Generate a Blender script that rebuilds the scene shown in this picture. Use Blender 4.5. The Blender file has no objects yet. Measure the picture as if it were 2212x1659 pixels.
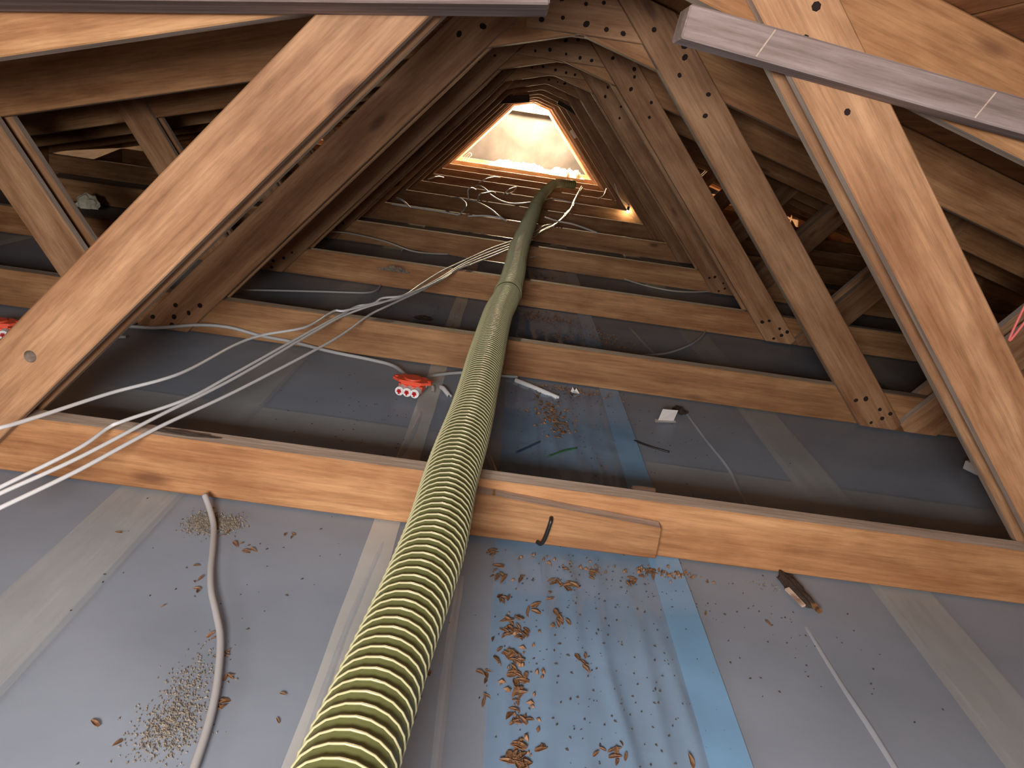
import bpy, bmesh, math, random
from mathutils import Vector, Matrix, noise

random.seed(11)
C = bpy.context.scene.collection

# ------------------------------------------------------------------ camera
FPX, PITCH, ROLL, YAW = 1700.0, 0.321, 0.149, 0.036
fw = Vector((math.sin(YAW)*math.cos(PITCH), math.cos(YAW)*math.cos(PITCH), -math.sin(PITCH)))
rt = Vector((math.cos(YAW), -math.sin(YAW), 0)); up = rt.cross(fw)
RR = rt*math.cos(ROLL) + up*math.sin(ROLL); UU = up*math.cos(ROLL) - rt*math.sin(ROLL)
cam_d = bpy.data.cameras.new('camera'); cam = bpy.data.objects.new('camera', cam_d); C.objects.link(cam)
cam_d.sensor_fit = 'HORIZONTAL'; cam_d.sensor_width = 36.0; cam_d.lens = FPX/2212*36.0
cam_d.clip_start = 0.02; cam_d.clip_end = 100
M = Matrix((RR, UU, -fw)).transposed().to_4x4(); M.translation = (-0.018, 0, 0.6888)
cam.matrix_world = M
bpy.context.scene.camera = cam

# ------------------------------------------------------------------ world and large lights
sc = bpy.context.scene
wd = bpy.data.worlds.new('world'); sc.world = wd; wd.use_nodes = True
wd.node_tree.nodes['Background'].inputs[0].default_value = (0.8, 0.85, 1.0, 1)
wd.node_tree.nodes['Background'].inputs[1].default_value = 0.02
vs = sc.view_settings
vs.view_transform = 'Standard'; vs.look = 'None'; vs.exposure = 0.3; vs.gamma = 1.0; vs.use_curve_mapping = False

def lamp(name, kind, loc, color, energy, size=0.03, target=None, angle=None):
    l = bpy.data.lights.new(name, kind); l.color = color; l.energy = energy
    o = bpy.data.objects.new(name, l); C.objects.link(o); o.location = loc
    if kind == 'AREA': l.shape = 'RECTANGLE'; l.size, l.size_y = size
    else: l.shadow_soft_size = size
    if kind == 'SPOT': l.spot_size = angle; l.spot_blend = 1.0
    if target: o.rotation_euler = (Vector(target)-Vector(loc)).to_track_quat('-Z', 'Y').to_euler()
    return o
# neutral light from an unseen source behind the photographer, left of the camera
lamp('rear_light_offscreen', 'AREA', (-0.30, -0.90, 0.76), (1.0, 0.98, 0.97), 58, (0.60, 0.28), (-0.65, 1.6, 0.10))
# glowing power of the bulb that glares at the far end, built further down
P_END = 1300

# measured runs of hose, cables and litter (metres)
HOSE = [(-0.102,0.626,0.053),(-0.089,0.776,0.053),(-0.063,1.072,0.053),(-0.056,1.324,0.053),(-0.038,1.672,0.053),(-0.025,2.122,0.053),(-0.007,2.634,0.053),(0.019,2.952,0.053),(0.041,3.434,0.056),(0.059,4.065,0.062),(0.098,4.778,0.068),(0.154,5.758,0.062),(0.237,7.186,0.056),(0.369,8.626,0.053),(0.513,9.626,0.053),(0.72,9.803,0.053)]
WHITE1 = [(-0.869,1.231,0.06),(-0.843,1.264,0.06),(-0.826,1.326,0.055),(-0.778,1.515,0.045),(-0.708,1.696,0.04),(-0.683,1.982,0.03),(-0.652,2.12,0.025),(-0.573,2.272,0.02),(-0.551,2.461,0.016),(-0.538,2.528,0.016),(-0.509,2.537,0.018),(-0.443,2.674,0.02),(-0.419,2.735,0.03),(-0.357,2.823,0.03),(-0.326,3.067,0.025),(-0.274,3.428,0.02),(-0.203,3.774,0.016),(-0.087,4.273,0.016),(0.036,4.722,0.014),(0.154,5.19,0.012),(0.243,5.65,0.012),(0.362,6.005,0.012),(0.472,6.847,0.012),(0.566,7.438,0.012),(0.643,8.284,0.012),(0.855,10.148,0.012)]
WHITE2 = [(-0.82,1.147,-0.02),(-0.798,1.185,-0.01),(-0.746,1.332,0.005),(-0.733,1.416,0.014),(-0.715,1.45,0.02),(-0.653,1.604,0.02),(-0.619,1.798,0.02),(-0.556,2.208,0.018),(-0.51,2.507,0.014),(-0.487,2.621,0.016),(-0.448,2.664,0.02),(-0.361,2.843,0.02),(-0.275,3.246,0.018),(-0.199,3.712,0.014),(-0.084,4.193,0.014),(0.042,4.641,0.013),(0.15,5.019,0.02),(0.246,5.439,0.02),(0.332,5.821,0.02),(0.438,6.522,0.02),(0.534,7.235,0.02),(0.613,8.053,0.02),(0.849,10.256,0.02)]
WHITE3 = [(-0.797,1.113,-0.01),(-0.775,1.149,0.0),(-0.721,1.287,0.01),(-0.667,1.481,0.022),(-0.608,1.767,0.02),(-0.541,2.24,0.016),(-0.505,2.486,0.012),(-0.454,2.61,0.02),(-0.407,2.705,0.025),(-0.335,2.897,0.028),(-0.271,3.199,0.02),(-0.195,3.654,0.016),(-0.076,4.122,0.014),(0.045,4.572,0.013),(0.147,4.869,0.026),(0.214,5.218,0.026),(0.306,5.61,0.026),(0.411,6.243,0.026),(0.508,6.948,0.026),(0.582,7.666,0.026),(0.769,9.479,0.026)]
WHITE4 = [(-0.781,1.087,-0.02),(-0.759,1.122,-0.01),(-0.707,1.26,0.0),(-0.653,1.45,0.012),(-0.585,1.699,0.012),(-0.5,2.077,0.012),(-0.463,2.289,0.01),(-0.43,2.544,0.012),(-0.393,2.671,0.018),(-0.314,2.975,0.02),(-0.282,3.143,0.018),(-0.247,3.318,0.016),(-0.211,3.556,0.014),(-0.157,3.747,0.014),(-0.069,4.061,0.013),(0.049,4.504,0.013),(0.149,4.862,0.013)]
GREY_BOX = [(-1.25,2.362,-0.1),(-1.171,2.412,-0.1),(-1.089,2.44,-0.1),(-0.973,2.483,-0.085),(-0.879,2.506,-0.085),(-0.776,2.511,-0.1),(-0.672,2.508,-0.105),(-0.557,2.483,-0.11),(-0.493,2.473,-0.112),(-0.399,2.455,-0.112),(-0.315,2.41,-0.108),(-0.248,2.286,-0.1)]
GREY_BOX2 = [(-0.218,2.272,-0.1),(-0.201,2.311,-0.1),(-0.175,2.38,-0.108),(-0.08,2.47,-0.115),(0.04,2.491,-0.116),(0.087,2.502,-0.116)]
GREY_NEAR = [(-0.54,1.409,-0.1),(-0.519,1.379,-0.11),(-0.493,1.331,-0.118),(-0.468,1.26,-0.118),(-0.445,1.188,-0.118),(-0.422,1.129,-0.118),(-0.392,1.07,-0.118),(-0.364,1.011,-0.118),(-0.336,0.922,-0.118),(-0.32,0.851,-0.118),(-0.31,0.78,-0.118),(-0.305,0.724,-0.118)]
GREY_BAY2 = [(-1.139,3.122,-0.117),(-1.054,3.145,-0.117),(-0.891,3.238,-0.117),(-0.754,3.313,-0.117),(-0.646,3.368,-0.117),(-0.583,3.411,-0.117),(-0.556,3.49,-0.117),(-0.56,3.614,-0.117)]
GREY_BAY2R = [(0.58,2.998,-0.117),(0.699,3.09,-0.117),(0.829,3.275,-0.117),(0.925,3.465,-0.117),(0.987,3.632,-0.117)]
BEIGE_L = [(-1.022,4.306,-0.03),(-0.977,4.354,-0.03),(-0.872,4.444,-0.04),(-0.702,4.532,-0.07),(-0.54,4.546,-0.105),(-0.413,4.633,-0.117),(-0.283,4.737,-0.118)]
BEIGE_R = [(0.144,4.64,-0.06),(0.213,4.725,-0.05),(0.316,4.833,-0.05),(0.478,4.838,-0.065),(0.617,4.733,-0.095),(0.728,4.684,-0.115),(0.853,4.578,-0.118),(1.012,4.542,-0.118),(1.203,4.655,-0.117),(1.427,4.874,-0.11)]
LOOSE = [[(-0.36,6.641,0.01),(-0.374,6.72,0.05),(-0.377,6.691,0.09),(-0.353,6.796,0.1),(-0.337,7.249,0.05)],[(-0.355,7.583,0.05),(-0.326,7.487,0.07),(-0.259,7.364,0.06),(-0.183,6.943,0.05),(-0.081,6.874,0.02),(0.028,6.915,0.012),(0.169,7.245,0.012)],[(-0.282,6.618,0.012),(-0.278,6.537,0.05),(-0.267,6.438,0.09),(-0.231,6.626,0.09),(-0.193,7.181,0.06),(-0.166,7.55,0.02)],[(-0.092,7.616,0.012),(-0.042,7.695,0.06),(0.022,8.089,0.06),(0.012,7.981,0.04),(-0.004,7.808,0.03),(-0.058,7.673,0.012)],[(-0.372,8.598,0.012),(-0.304,8.748,0.05),(-0.233,9.198,0.05),(-0.18,9.804,0.012)],[(0.92,8.71,0.012),(1.002,8.972,0.04),(1.08,9.493,0.08)],[(-0.49,6.466,0.03),(-0.411,6.222,0.06),(-0.341,5.928,0.06),(-0.333,5.743,0.04),(-0.359,5.606,0.012)],[(-0.384,6.51,0.03),(-0.268,6.208,0.05),(-0.156,5.793,0.06),(-0.085,5.621,0.04),(-0.021,5.606,0.012)],[(-0.295,5.574,0.012),(-0.174,5.596,0.03),(-0.086,5.594,0.03),(-0.022,5.632,0.012)],[(-0.854,5.665,0.009),(-0.73,5.649,0.009),(-0.532,5.642,0.009),(-0.364,5.597,0.009)],[(-0.804,5.609,0.06),(-0.743,5.5,0.06),(-0.702,5.585,0.01)],[(-0.835,7.865,0.03),(-0.774,8.094,0.05),(-0.751,8.579,0.012)],[(0.168,6.803,0.012),(0.314,7.539,0.03),(0.417,7.849,0.02),(0.644,7.808,0.012)],[(0.258,6.019,0.03),(0.351,5.9,0.03),(0.469,5.844,0.03),(0.632,5.714,0.01)]]
HUSKS = [(0.041,1.375),(0.039,1.375),(0.046,1.376),(0.049,1.387),(0.041,1.384),(0.037,1.379),(0.042,1.375),(0.053,1.281),(0.055,1.323),(0.05,1.311),(0.045,1.289),(0.063,1.292),(0.066,1.279),(0.057,1.282),(0.079,1.15),(0.08,1.15),(0.098,1.162),(0.077,1.152),(0.092,1.16),(0.095,1.167),(0.075,1.15),(0.077,1.156),(0.084,1.117),(0.081,1.128),(0.092,1.123),(0.078,1.111),(0.072,1.121),(0.086,1.126),(0.075,1.12),(0.075,1.13),(0.071,1.109),(0.075,1.111),(0.083,1.128),(0.086,1.123),(0.097,1.127),(0.096,1.108),(0.099,1.108),(0.105,1.114),(0.109,1.131),(0.094,1.136),(0.101,1.116),(0.107,1.121),(0.06,1.047),(0.065,1.074),(0.076,1.057),(0.073,1.061),(0.062,1.043),(0.076,1.062),(0.082,1.063),(0.079,1.073),(0.076,1.059),(0.086,1.067),(0.089,1.051),(0.093,1.053),(0.086,1.059),(0.098,1.053),(0.089,1.02),(0.096,1.047),(0.09,1.065),(0.098,1.057),(0.089,1.044),(0.097,1.054),(0.085,1.013),(0.088,1.032),(0.089,1.026),(0.085,1.022),(0.095,0.982),(0.094,0.998),(0.102,1.007),(0.101,1.002),(0.102,1.01),(0.096,1.016),(0.089,1.0),(0.097,0.983),(0.107,1.016),(0.092,0.961),(0.099,0.98),(0.099,0.978),(0.091,0.978),(0.095,0.955),(0.098,0.971),(0.113,0.925),(0.088,0.919),(0.094,0.92),(0.103,0.922),(0.095,0.915),(0.082,0.925),(0.089,0.94),(0.09,0.916),(0.094,0.869),(0.095,0.871),(0.097,0.878),(0.098,0.874),(0.096,0.872),(0.087,0.849),(0.101,0.854),(0.081,0.84),(0.092,0.844),(0.083,0.848),(0.098,0.853),(0.095,0.839),(0.091,0.853),(0.105,0.845),(0.092,0.847),(0.083,0.844),(0.092,0.851),(0.103,0.836),(0.105,0.842),(0.107,0.838),(0.107,0.846),(0.095,0.837),(0.1,1.294),(0.102,1.296),(0.097,1.279),(0.16,1.286),(0.176,1.282),(0.172,1.292),(0.165,1.294),(0.158,1.298),(0.17,1.296),(0.188,1.268),(0.182,1.275),(0.189,1.278),(0.191,1.262),(0.184,1.266),(0.2,1.282),(0.188,1.288),(0.187,1.336),(0.183,1.342),(0.237,1.319),(0.245,1.343),(0.239,1.331),(0.243,1.34),(0.359,1.38),(0.365,1.372),(0.365,1.383),(0.37,1.384),(0.354,1.379),(0.359,1.378),(0.34,1.352),(0.364,1.358),(0.308,1.315),(0.313,1.322),(0.324,1.33),(0.318,1.339),(0.316,1.324),(0.234,0.881),(0.227,0.883),(0.243,0.896),(0.246,0.872),(0.236,0.887),(0.232,0.885),(0.233,0.863),(0.232,0.872),(0.215,0.885),(0.205,0.874),(0.192,1.074),(0.205,1.083),(0.192,1.077),(0.168,1.188),(0.165,1.181),(0.168,1.174),(0.163,1.191),(0.163,1.161),(0.169,1.175),(0.182,1.169),(0.053,1.097),(0.037,1.015),(0.046,1.01),(0.045,0.997),(0.05,1.021),(0.05,0.964),(0.044,0.953),(0.205,1.05),(0.199,1.065),(0.205,1.061),(0.126,1.209),(0.13,1.208),(0.111,1.188),(0.125,1.187),(0.152,1.23),(0.153,1.253),(0.062,1.224),(0.077,1.22),(0.062,1.213),(0.069,1.22),(0.067,1.209),(0.128,0.874),(0.128,0.869),(-0.463,1.324),(-0.467,1.311),(-0.463,1.325),(-0.435,1.285),(-0.427,1.289),(-0.398,1.274),(-0.41,1.269),(-0.411,1.287),(-0.409,1.262),(-0.359,1.342),(-0.345,1.334),(-0.345,1.347),(-0.455,1.167),(-0.461,1.156),(-0.449,1.137),(-0.445,1.131),(-0.447,1.135),(-0.384,1.025),(-0.376,1.017),(-0.349,0.988),(-0.346,0.991),(-0.347,0.979),(-0.329,0.935),(-0.326,0.939),(-0.324,0.938),(-0.319,0.891),(-0.319,0.889),(-0.314,0.888),(-0.313,0.877),(-0.319,0.878),(-0.417,0.796),(-0.234,0.866),(-0.241,0.917),(-0.459,0.824),(-0.481,1.08),(-0.645,1.272),(-0.475,1.204),(-0.052,0.949),(-0.051,0.95),(-0.042,1.002),(-0.043,0.996),(-0.053,0.91),(0.448,1.259),(0.565,1.252),(0.34,0.881),(0.193,2.266),(0.182,2.157),(0.197,2.252),(0.182,2.193),(0.218,2.207),(0.2,2.217),(0.192,2.235),(0.172,2.239),(0.18,2.162),(0.188,2.167),(0.2,2.203),(0.181,2.136),(0.204,2.171),(0.223,2.171),(0.193,2.193),(0.195,2.139),(0.196,2.183),(0.201,2.131),(0.199,2.104),(0.216,2.138),(0.206,2.08),(0.232,2.094),(0.201,2.097),(0.194,2.182),(0.23,2.117),(0.215,2.096),(0.23,2.134),(0.211,2.118),(0.219,2.133),(0.187,2.057),(0.198,2.147),(0.216,2.138),(0.174,2.203),(0.185,2.272),(0.174,2.258),(0.184,2.281),(0.162,2.29),(0.175,2.248),(0.177,2.239),(0.158,2.259),(0.159,2.223),(0.18,2.292),(0.223,2.065),(0.219,2.053),(0.213,2.07),(0.212,2.076),(0.207,2.04),(0.224,2.072),(0.201,2.017),(0.218,2.062),(0.282,2.393),(0.277,2.539),(0.271,2.45),(0.264,2.394),(0.268,2.436),(0.262,2.418),(0.148,2.346),(0.161,2.374),(0.165,2.439),(0.152,2.369),(0.152,2.335),(0.173,2.41),(-0.14,1.923),(-0.142,1.907),(-0.152,1.925),(-0.146,1.921),(-0.153,1.909),(-0.177,2.024),(-0.176,2.019),(-0.181,2.021),(0.177,2.424),(0.17,2.37),(0.151,2.42),(0.192,2.425),(0.193,1.847),(0.319,2.319),(0.331,2.328),(0.144,3.358),(0.162,3.406),(0.156,3.37),(0.146,3.412),(0.17,3.354),(0.153,3.377),(0.203,3.341),(0.165,3.325),(0.178,3.283),(0.15,3.269),(0.182,3.252),(0.173,3.229),(0.291,3.468),(0.261,3.392),(0.28,3.44),(0.283,3.502),(0.276,3.421),(0.276,3.419),(0.275,3.454),(0.287,3.525),(0.508,3.394),(0.543,3.441),(0.502,3.358),(0.514,3.364),(0.48,3.352),(0.516,3.325),(0.493,3.42),(0.476,3.348),(0.498,3.374),(0.25,2.997),(0.269,2.982),(0.25,2.979),(0.252,2.965),(0.266,2.982),(0.572,3.272),(0.55,3.246),(0.53,3.307),(0.534,3.259),(0.629,3.322),(0.61,3.268),(0.616,3.282),(0.597,3.248)]

# ------------------------------------------------------------------ measures
Y1, DY, NT = 1.4424, 1.08, 12          # first truss, spacing, number of trusses
HJ, TJ, TB = 0.122, 0.050, 0.034       # chord height, chord thickness, web board thickness
def TY(k): return Y1 + (k-1)*DY
ZB = -0.126                            # level of the plastic sheet

# ------------------------------------------------------------------ materials
def mat(name):
    m = bpy.data.materials.new(name); m.use_nodes = True
    return m, m.node_tree.nodes, m.node_tree.links, m.node_tree.nodes['Principled BSDF']
def simple(name, col, rough=0.6, metal=0.0, spec=0.5, bump=0.0, bscale=60, var=0.0, vscale=8, coat=0.0):
    m, N, L, b = mat(name)
    b.inputs['Base Color'].default_value = (*col, 1); b.inputs['Roughness'].default_value = rough
    b.inputs['Metallic'].default_value = metal; b.inputs['Specular IOR Level'].default_value = spec
    b.inputs['Coat Weight'].default_value = coat
    tc = N.new('ShaderNodeTexCoord')
    if var:
        n = N.new('ShaderNodeTexNoise'); n.inputs['Scale'].default_value = vscale; n.inputs['Detail'].default_value = 6
        L.new(tc.outputs['Object'], n.inputs['Vector'])
        r = N.new('ShaderNodeValToRGB'); r.color_ramp.elements[0].position = .3; r.color_ramp.elements[1].position = .7
        r.color_ramp.elements[0].color = (*[c*(1-var) for c in col], 1); r.color_ramp.elements[1].color = (*[min(1, c*(1+var)) for c in col], 1)
        L.new(n.outputs['Fac'], r.inputs['Fac']); L.new(r.outputs['Color'], b.inputs['Base Color'])
    if bump:
        n = N.new('ShaderNodeTexNoise'); n.inputs['Scale'].default_value = bscale; n.inputs['Detail'].default_value = 8
        L.new(tc.outputs['Object'], n.inputs['Vector'])
        bm = N.new('ShaderNodeBump'); bm.inputs['Strength'].default_value = bump; bm.inputs['Distance'].default_value = .004
        L.new(n.outputs['Fac'], bm.inputs['Height']); L.new(bm.outputs['Normal'], b.inputs['Normal'])
    return m

def wood(name, dark, light, knot=(0.10, 0.035, 0.015), rough=0.62, blotch=0.55, bump=0.45, stain=0.0):
    """pine: grain runs along the local X axis of each board"""
    m, N, L, b = mat(name)
    tc = N.new('ShaderNodeTexCoord'); oi = N.new('ShaderNodeObjectInfo')
    off = N.new('ShaderNodeVectorMath'); off.operation = 'SCALE'; off.inputs[0].default_value = (37.1, 11.7, 23.3)
    L.new(oi.outputs['Random'], off.inputs['Scale'])
    add = N.new('ShaderNodeVectorMath'); add.operation = 'ADD'
    L.new(tc.outputs['Object'], add.inputs[0]); L.new(off.outputs[0], add.inputs[1])
    def mp(s):
        k = N.new('ShaderNodeMapping'); k.inputs['Scale'].default_value = s; L.new(add.outputs[0], k.inputs['Vector']); return k
    g = N.new('ShaderNodeTexNoise'); g.inputs['Scale'].default_value = 1.0; g.inputs['Detail'].default_value = 5
    L.new(mp((1.6, 26, 26)).outputs[0], g.inputs['Vector'])
    f = N.new('ShaderNodeTexNoise'); f.inputs['Scale'].default_value = 1.0; f.inputs['Detail'].default_value = 6; f.inputs['Roughness'].default_value = .65
    L.new(mp((10, 150, 150)).outputs[0], f.inputs['Vector'])
    bl = N.new('ShaderNodeTexNoise'); bl.inputs['Scale'].default_value = 1.0; bl.inputs['Detail'].default_value = 7; bl.inputs['Roughness'].default_value = .6
    L.new(mp((3.2, 7, 7)).outputs[0], bl.inputs['Vector'])
    vo = N.new('ShaderNodeTexVoronoi'); vo.inputs['Scale'].default_value = 1.0
    L.new(mp((2.6, 5.0, 7.5)).outputs[0], vo.inputs['Vector'])
    cr = N.new('ShaderNodeValToRGB'); cr.color_ramp.elements[0].position = .34; cr.color_ramp.elements[1].position = .66
    cr.color_ramp.elements[0].color = (*dark, 1); cr.color_ramp.elements[1].color = (*light, 1)
    L.new(g.outputs['Fac'], cr.inputs['Fac'])
    # fine fibres
    m1 = N.new('ShaderNodeMix'); m1.data_type = 'RGBA'; m1.blend_type = 'MULTIPLY'; m1.inputs['Factor'].default_value = .7
    fr = N.new('ShaderNodeValToRGB'); fr.color_ramp.elements[0].position = .3; fr.color_ramp.elements[0].color = (.55, .5, .45, 1); fr.color_ramp.elements[1].position = .6
    L.new(f.outputs['Fac'], fr.inputs['Fac']); L.new(cr.outputs['Color'], m1.inputs['A']); L.new(fr.outputs['Color'], m1.inputs['B'])
    # resin and age blotches
    m2 = N.new('ShaderNodeMix'); m2.data_type = 'RGBA'; m2.blend_type = 'MULTIPLY'; m2.inputs['Factor'].default_value = blotch
    br = N.new('ShaderNodeValToRGB'); br.color_ramp.elements[0].position = .36; br.color_ramp.elements[0].color = (.45, .32, .24, 1); br.color_ramp.elements[1].position = .58
    L.new(bl.outputs['Fac'], br.inputs['Fac']); L.new(m1.outputs['Result'], m2.inputs['A']); L.new(br.outputs['Color'], m2.inputs['B'])
    # knots
    kr = N.new('ShaderNodeValToRGB'); kr.color_ramp.elements[0].position = .055; kr.color_ramp.elements[0].color = (1, 1, 1, 1)
    kr.color_ramp.elements[1].position = .13; kr.color_ramp.elements[1].color = (0, 0, 0, 1)
    L.new(vo.outputs['Distance'], kr.inputs['Fac'])
    m3 = N.new('ShaderNodeMix'); m3.data_type = 'RGBA'; L.new(m2.outputs['Result'], m3.inputs['A']); m3.inputs['B'].default_value = (*knot, 1)
    km = N.new('ShaderNodeMath'); km.operation = 'MULTIPLY'; km.inputs[1].default_value = .7
    L.new(kr.outputs['Color'], km.inputs[0]); L.new(km.outputs[0], m3.inputs['Factor'])
    hs = N.new('ShaderNodeHueSaturation')
    vr = N.new('ShaderNodeMapRange'); vr.inputs['To Min'].default_value = .84; vr.inputs['To Max'].default_value = 1.14
    L.new(oi.outputs['Random'], vr.inputs['Value']); L.new(vr.outputs[0], hs.inputs['Value']); L.new(m3.outputs['Result'], hs.inputs['Color'])
    L.new(hs.outputs['Color'], b.inputs['Base Color'])
    b.inputs['Roughness'].default_value = rough; b.inputs['Specular IOR Level'].default_value = .3
    bp = N.new('ShaderNodeBump'); bp.inputs['Strength'].default_value = bump; bp.inputs['Distance'].default_value = .003
    L.new(f.outputs['Fac'], bp.inputs['Height']); L.new(bp.outputs['Normal'], b.inputs['Normal'])
    return m

M_WOOD = wood('pine_face', (0.37, 0.172, 0.072), (0.56, 0.305, 0.140))
M_WEB = wood('pale_pine_face', (0.365, 0.178, 0.084), (0.55, 0.312, 0.165))
M_EDGE = wood('pine_sawn_edge', (0.46, 0.34, 0.26), (0.66, 0.54, 0.45), blotch=.3, rough=.8)
M_DECK = wood('roof_board_wood', (0.30, 0.13, 0.055), (0.44, 0.22, 0.10), blotch=.3)
M_GREYW = wood('weathered_wood', (0.22, 0.16, 0.14), (0.40, 0.32, 0.30), blotch=.35, rough=.85, bump=.6)
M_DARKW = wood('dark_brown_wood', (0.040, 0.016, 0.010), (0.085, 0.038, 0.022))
M_LATH = wood('lath_wood', (0.66, 0.60, 0.42), (0.80, 0.75, 0.56), blotch=.1)
M_NAIL = simple('nail_iron', (0.03, 0.02, 0.018), .95, 0, .1)
M_SUB = simple('mineral_wool_below', (0.25, 0.29, 0.36), .95, var=.12, vscale=5)
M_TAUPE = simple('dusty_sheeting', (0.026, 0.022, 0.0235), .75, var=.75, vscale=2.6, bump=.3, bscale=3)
M_WHITE = simple('white_cable_sheath', (0.80, 0.80, 0.80), .38)
M_GREY = simple('grey_cable_sheath', (0.46, 0.46, 0.46), .45)
M_BEIGE = simple('beige_cable_sheath', (0.55, 0.50, 0.42), .5)
M_GREEN = simple('olive_hose_pvc', (0.118, 0.128, 0.045), .40, spec=.5, var=.12, vscale=6)
M_RIB = simple('hose_rib', (0.42, 0.39, 0.22), .35)
M_RED = simple('orange_red_plastic', (0.80, 0.10, 0.045), .4)
M_CROSS = simple('dark_red_plastic', (0.55, 0.015, 0.02), .45)
M_WPLAS = simple('white_plastic', (0.85, 0.84, 0.82), .4)
M_HUSK = simple('dry_husk', (0.20, 0.10, 0.046), .7, var=.65, vscale=110)
M_DIRT = simple('dirt', (0.055, 0.04, 0.03), .9)
M_SAW = simple('sawdust', (0.20, 0.165, 0.125), .95, var=.6, vscale=160)
M_BARK = simple('dark_bark', (0.045, 0.028, 0.02), .9, bump=.6, bscale=120)
M_WOOL = simple('pale_insulation', (0.86, 0.80, 0.62), .95, bump=.8, bscale=40, var=.12, vscale=20)
M_CARD = simple('grey_card', (0.62, 0.58, 0.56), .8)
M_BLACK = simple('black_plastic', (0.015, 0.015, 0.015), .4)
M_BLUEW = simple('blue_wire', (0.03, 0.06, 0.12), .4)
M_GREENW = simple('green_wire', (0.03, 0.13, 0.04), .4)
M_PINK = simple('pink_string', (0.55, 0.12, 0.10), .7)

def film(name, col, rough, opacity, wrinkle=0.2, wscale=6, spec=.5):
    """plastic film: partly see-through, glossy, faintly crumpled"""
    m, N, L, b = mat(name)
    tc = N.new('ShaderNodeTexCoord')
    n = N.new('ShaderNodeTexNoise'); n.inputs['Scale'].default_value = wscale; n.inputs['Detail'].default_value = 4; n.inputs['Distortion'].default_value = .6
    L.new(tc.outputs['Object'], n.inputs['Vector'])
    c = N.new('ShaderNodeTexNoise'); c.inputs['Scale'].default_value = 3.0; c.inputs['Detail'].default_value = 6
    L.new(tc.outputs['Object'], c.inputs['Vector'])
    r = N.new('ShaderNodeValToRGB'); r.color_ramp.elements[0].position = .35; r.color_ramp.elements[1].position = .65
    r.color_ramp.elements[0].color = (*[x*.86 for x in col], 1); r.color_ramp.elements[1].color = (*[min(1, x*1.08) for x in col], 1)
    L.new(c.outputs['Fac'], r.inputs['Fac']); L.new(r.outputs['Color'], b.inputs['Base Color'])
    b.inputs['Roughness'].default_value = rough; b.inputs['Specular IOR Level'].default_value = spec
    bp = N.new('ShaderNodeBump'); bp.inputs['Strength'].default_value = wrinkle; bp.inputs['Distance'].default_value = .01
    L.new(n.outputs['Fac'], bp.inputs['Height']); L.new(bp.outputs['Normal'], b.inputs['Normal'])
    t = N.new('ShaderNodeBsdfTransparent'); t.inputs['Color'].default_value = (.97, .98, 1, 1)
    mx = N.new('ShaderNodeMixShader'); mx.inputs[0].default_value = opacity
    L.new(t.outputs[0], mx.inputs[1]); L.new(b.outputs[0], mx.inputs[2])
    L.new(mx.outputs[0], N['Material Output'].inputs['Surface'])
    return m
M_FOIL = film('vapour_barrier_film', (0.43, 0.49, 0.57), .30, .56, .16, 5, .25)
M_STRIP = film('film_overlap', (0.66, 0.67, 0.64), .22, .75, .15, 8)
M_BLUE = film('blue_film', (0.30, 0.47, 0.68), .10, .62, .22, 9, .8)
M_HEM = film('blue_film_double', (0.27, 0.52, 0.80), .16, .80, .1, 9, .6)
M_FOLD = film('film_fold', (0.62, 0.66, 0.70), .10, .5, .1, 20, .8)

def emitter(name, col, strength):
    m, N, L, b = mat(name)
    b.inputs['Base Color'].default_value = (1, .95, .85, 1)
    b.inputs['Emission Color'].default_value = (*col, 1); b.inputs['Emission Strength'].default_value = strength
    return m

# ------------------------------------------------------------------ helpers
def tag(o, label=None, cat=None, group=None, kind=None):
    if label: o['label'] = label
    if cat: o['category'] = cat
    if group: o['group'] = group
    if kind: o['kind'] = kind
    return o
def empty(name, loc=(0, 0, 0), rz=0.0):
    o = bpy.data.objects.new(name, None); C.objects.link(o); o.location = loc; o.rotation_euler = (0, 0, rz)
    o.empty_display_size = .05
    return o
def link(name, me, parent=None, loc=(0, 0, 0), rot=(0, 0, 0)):
    o = bpy.data.objects.new(name, me); C.objects.link(o); o.location = loc; o.rotation_euler = rot
    if parent: o.parent = parent
    return o
def mesh_from(name, verts, faces, mats, smooth=False):
    me = bpy.data.meshes.new(name); me.from_pydata([tuple(v) for v in verts], [], faces)
    for m in (mats if isinstance(mats, (list, tuple)) else [mats]): me.materials.append(m)
    if smooth: me.polygons.foreach_set('use_smooth', [True]*len(me.polygons))
    me.update(); return me
def bm_done(bm, name, mats, smooth=False):
    me = bpy.data.meshes.new(name); bm.normal_update(); bm.to_mesh(me); bm.free()
    for m in (mats if isinstance(mats, (list, tuple)) else [mats]): me.materials.append(m)
    if smooth: me.polygons.foreach_set('use_smooth', [True]*len(me.polygons))
    return me

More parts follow.
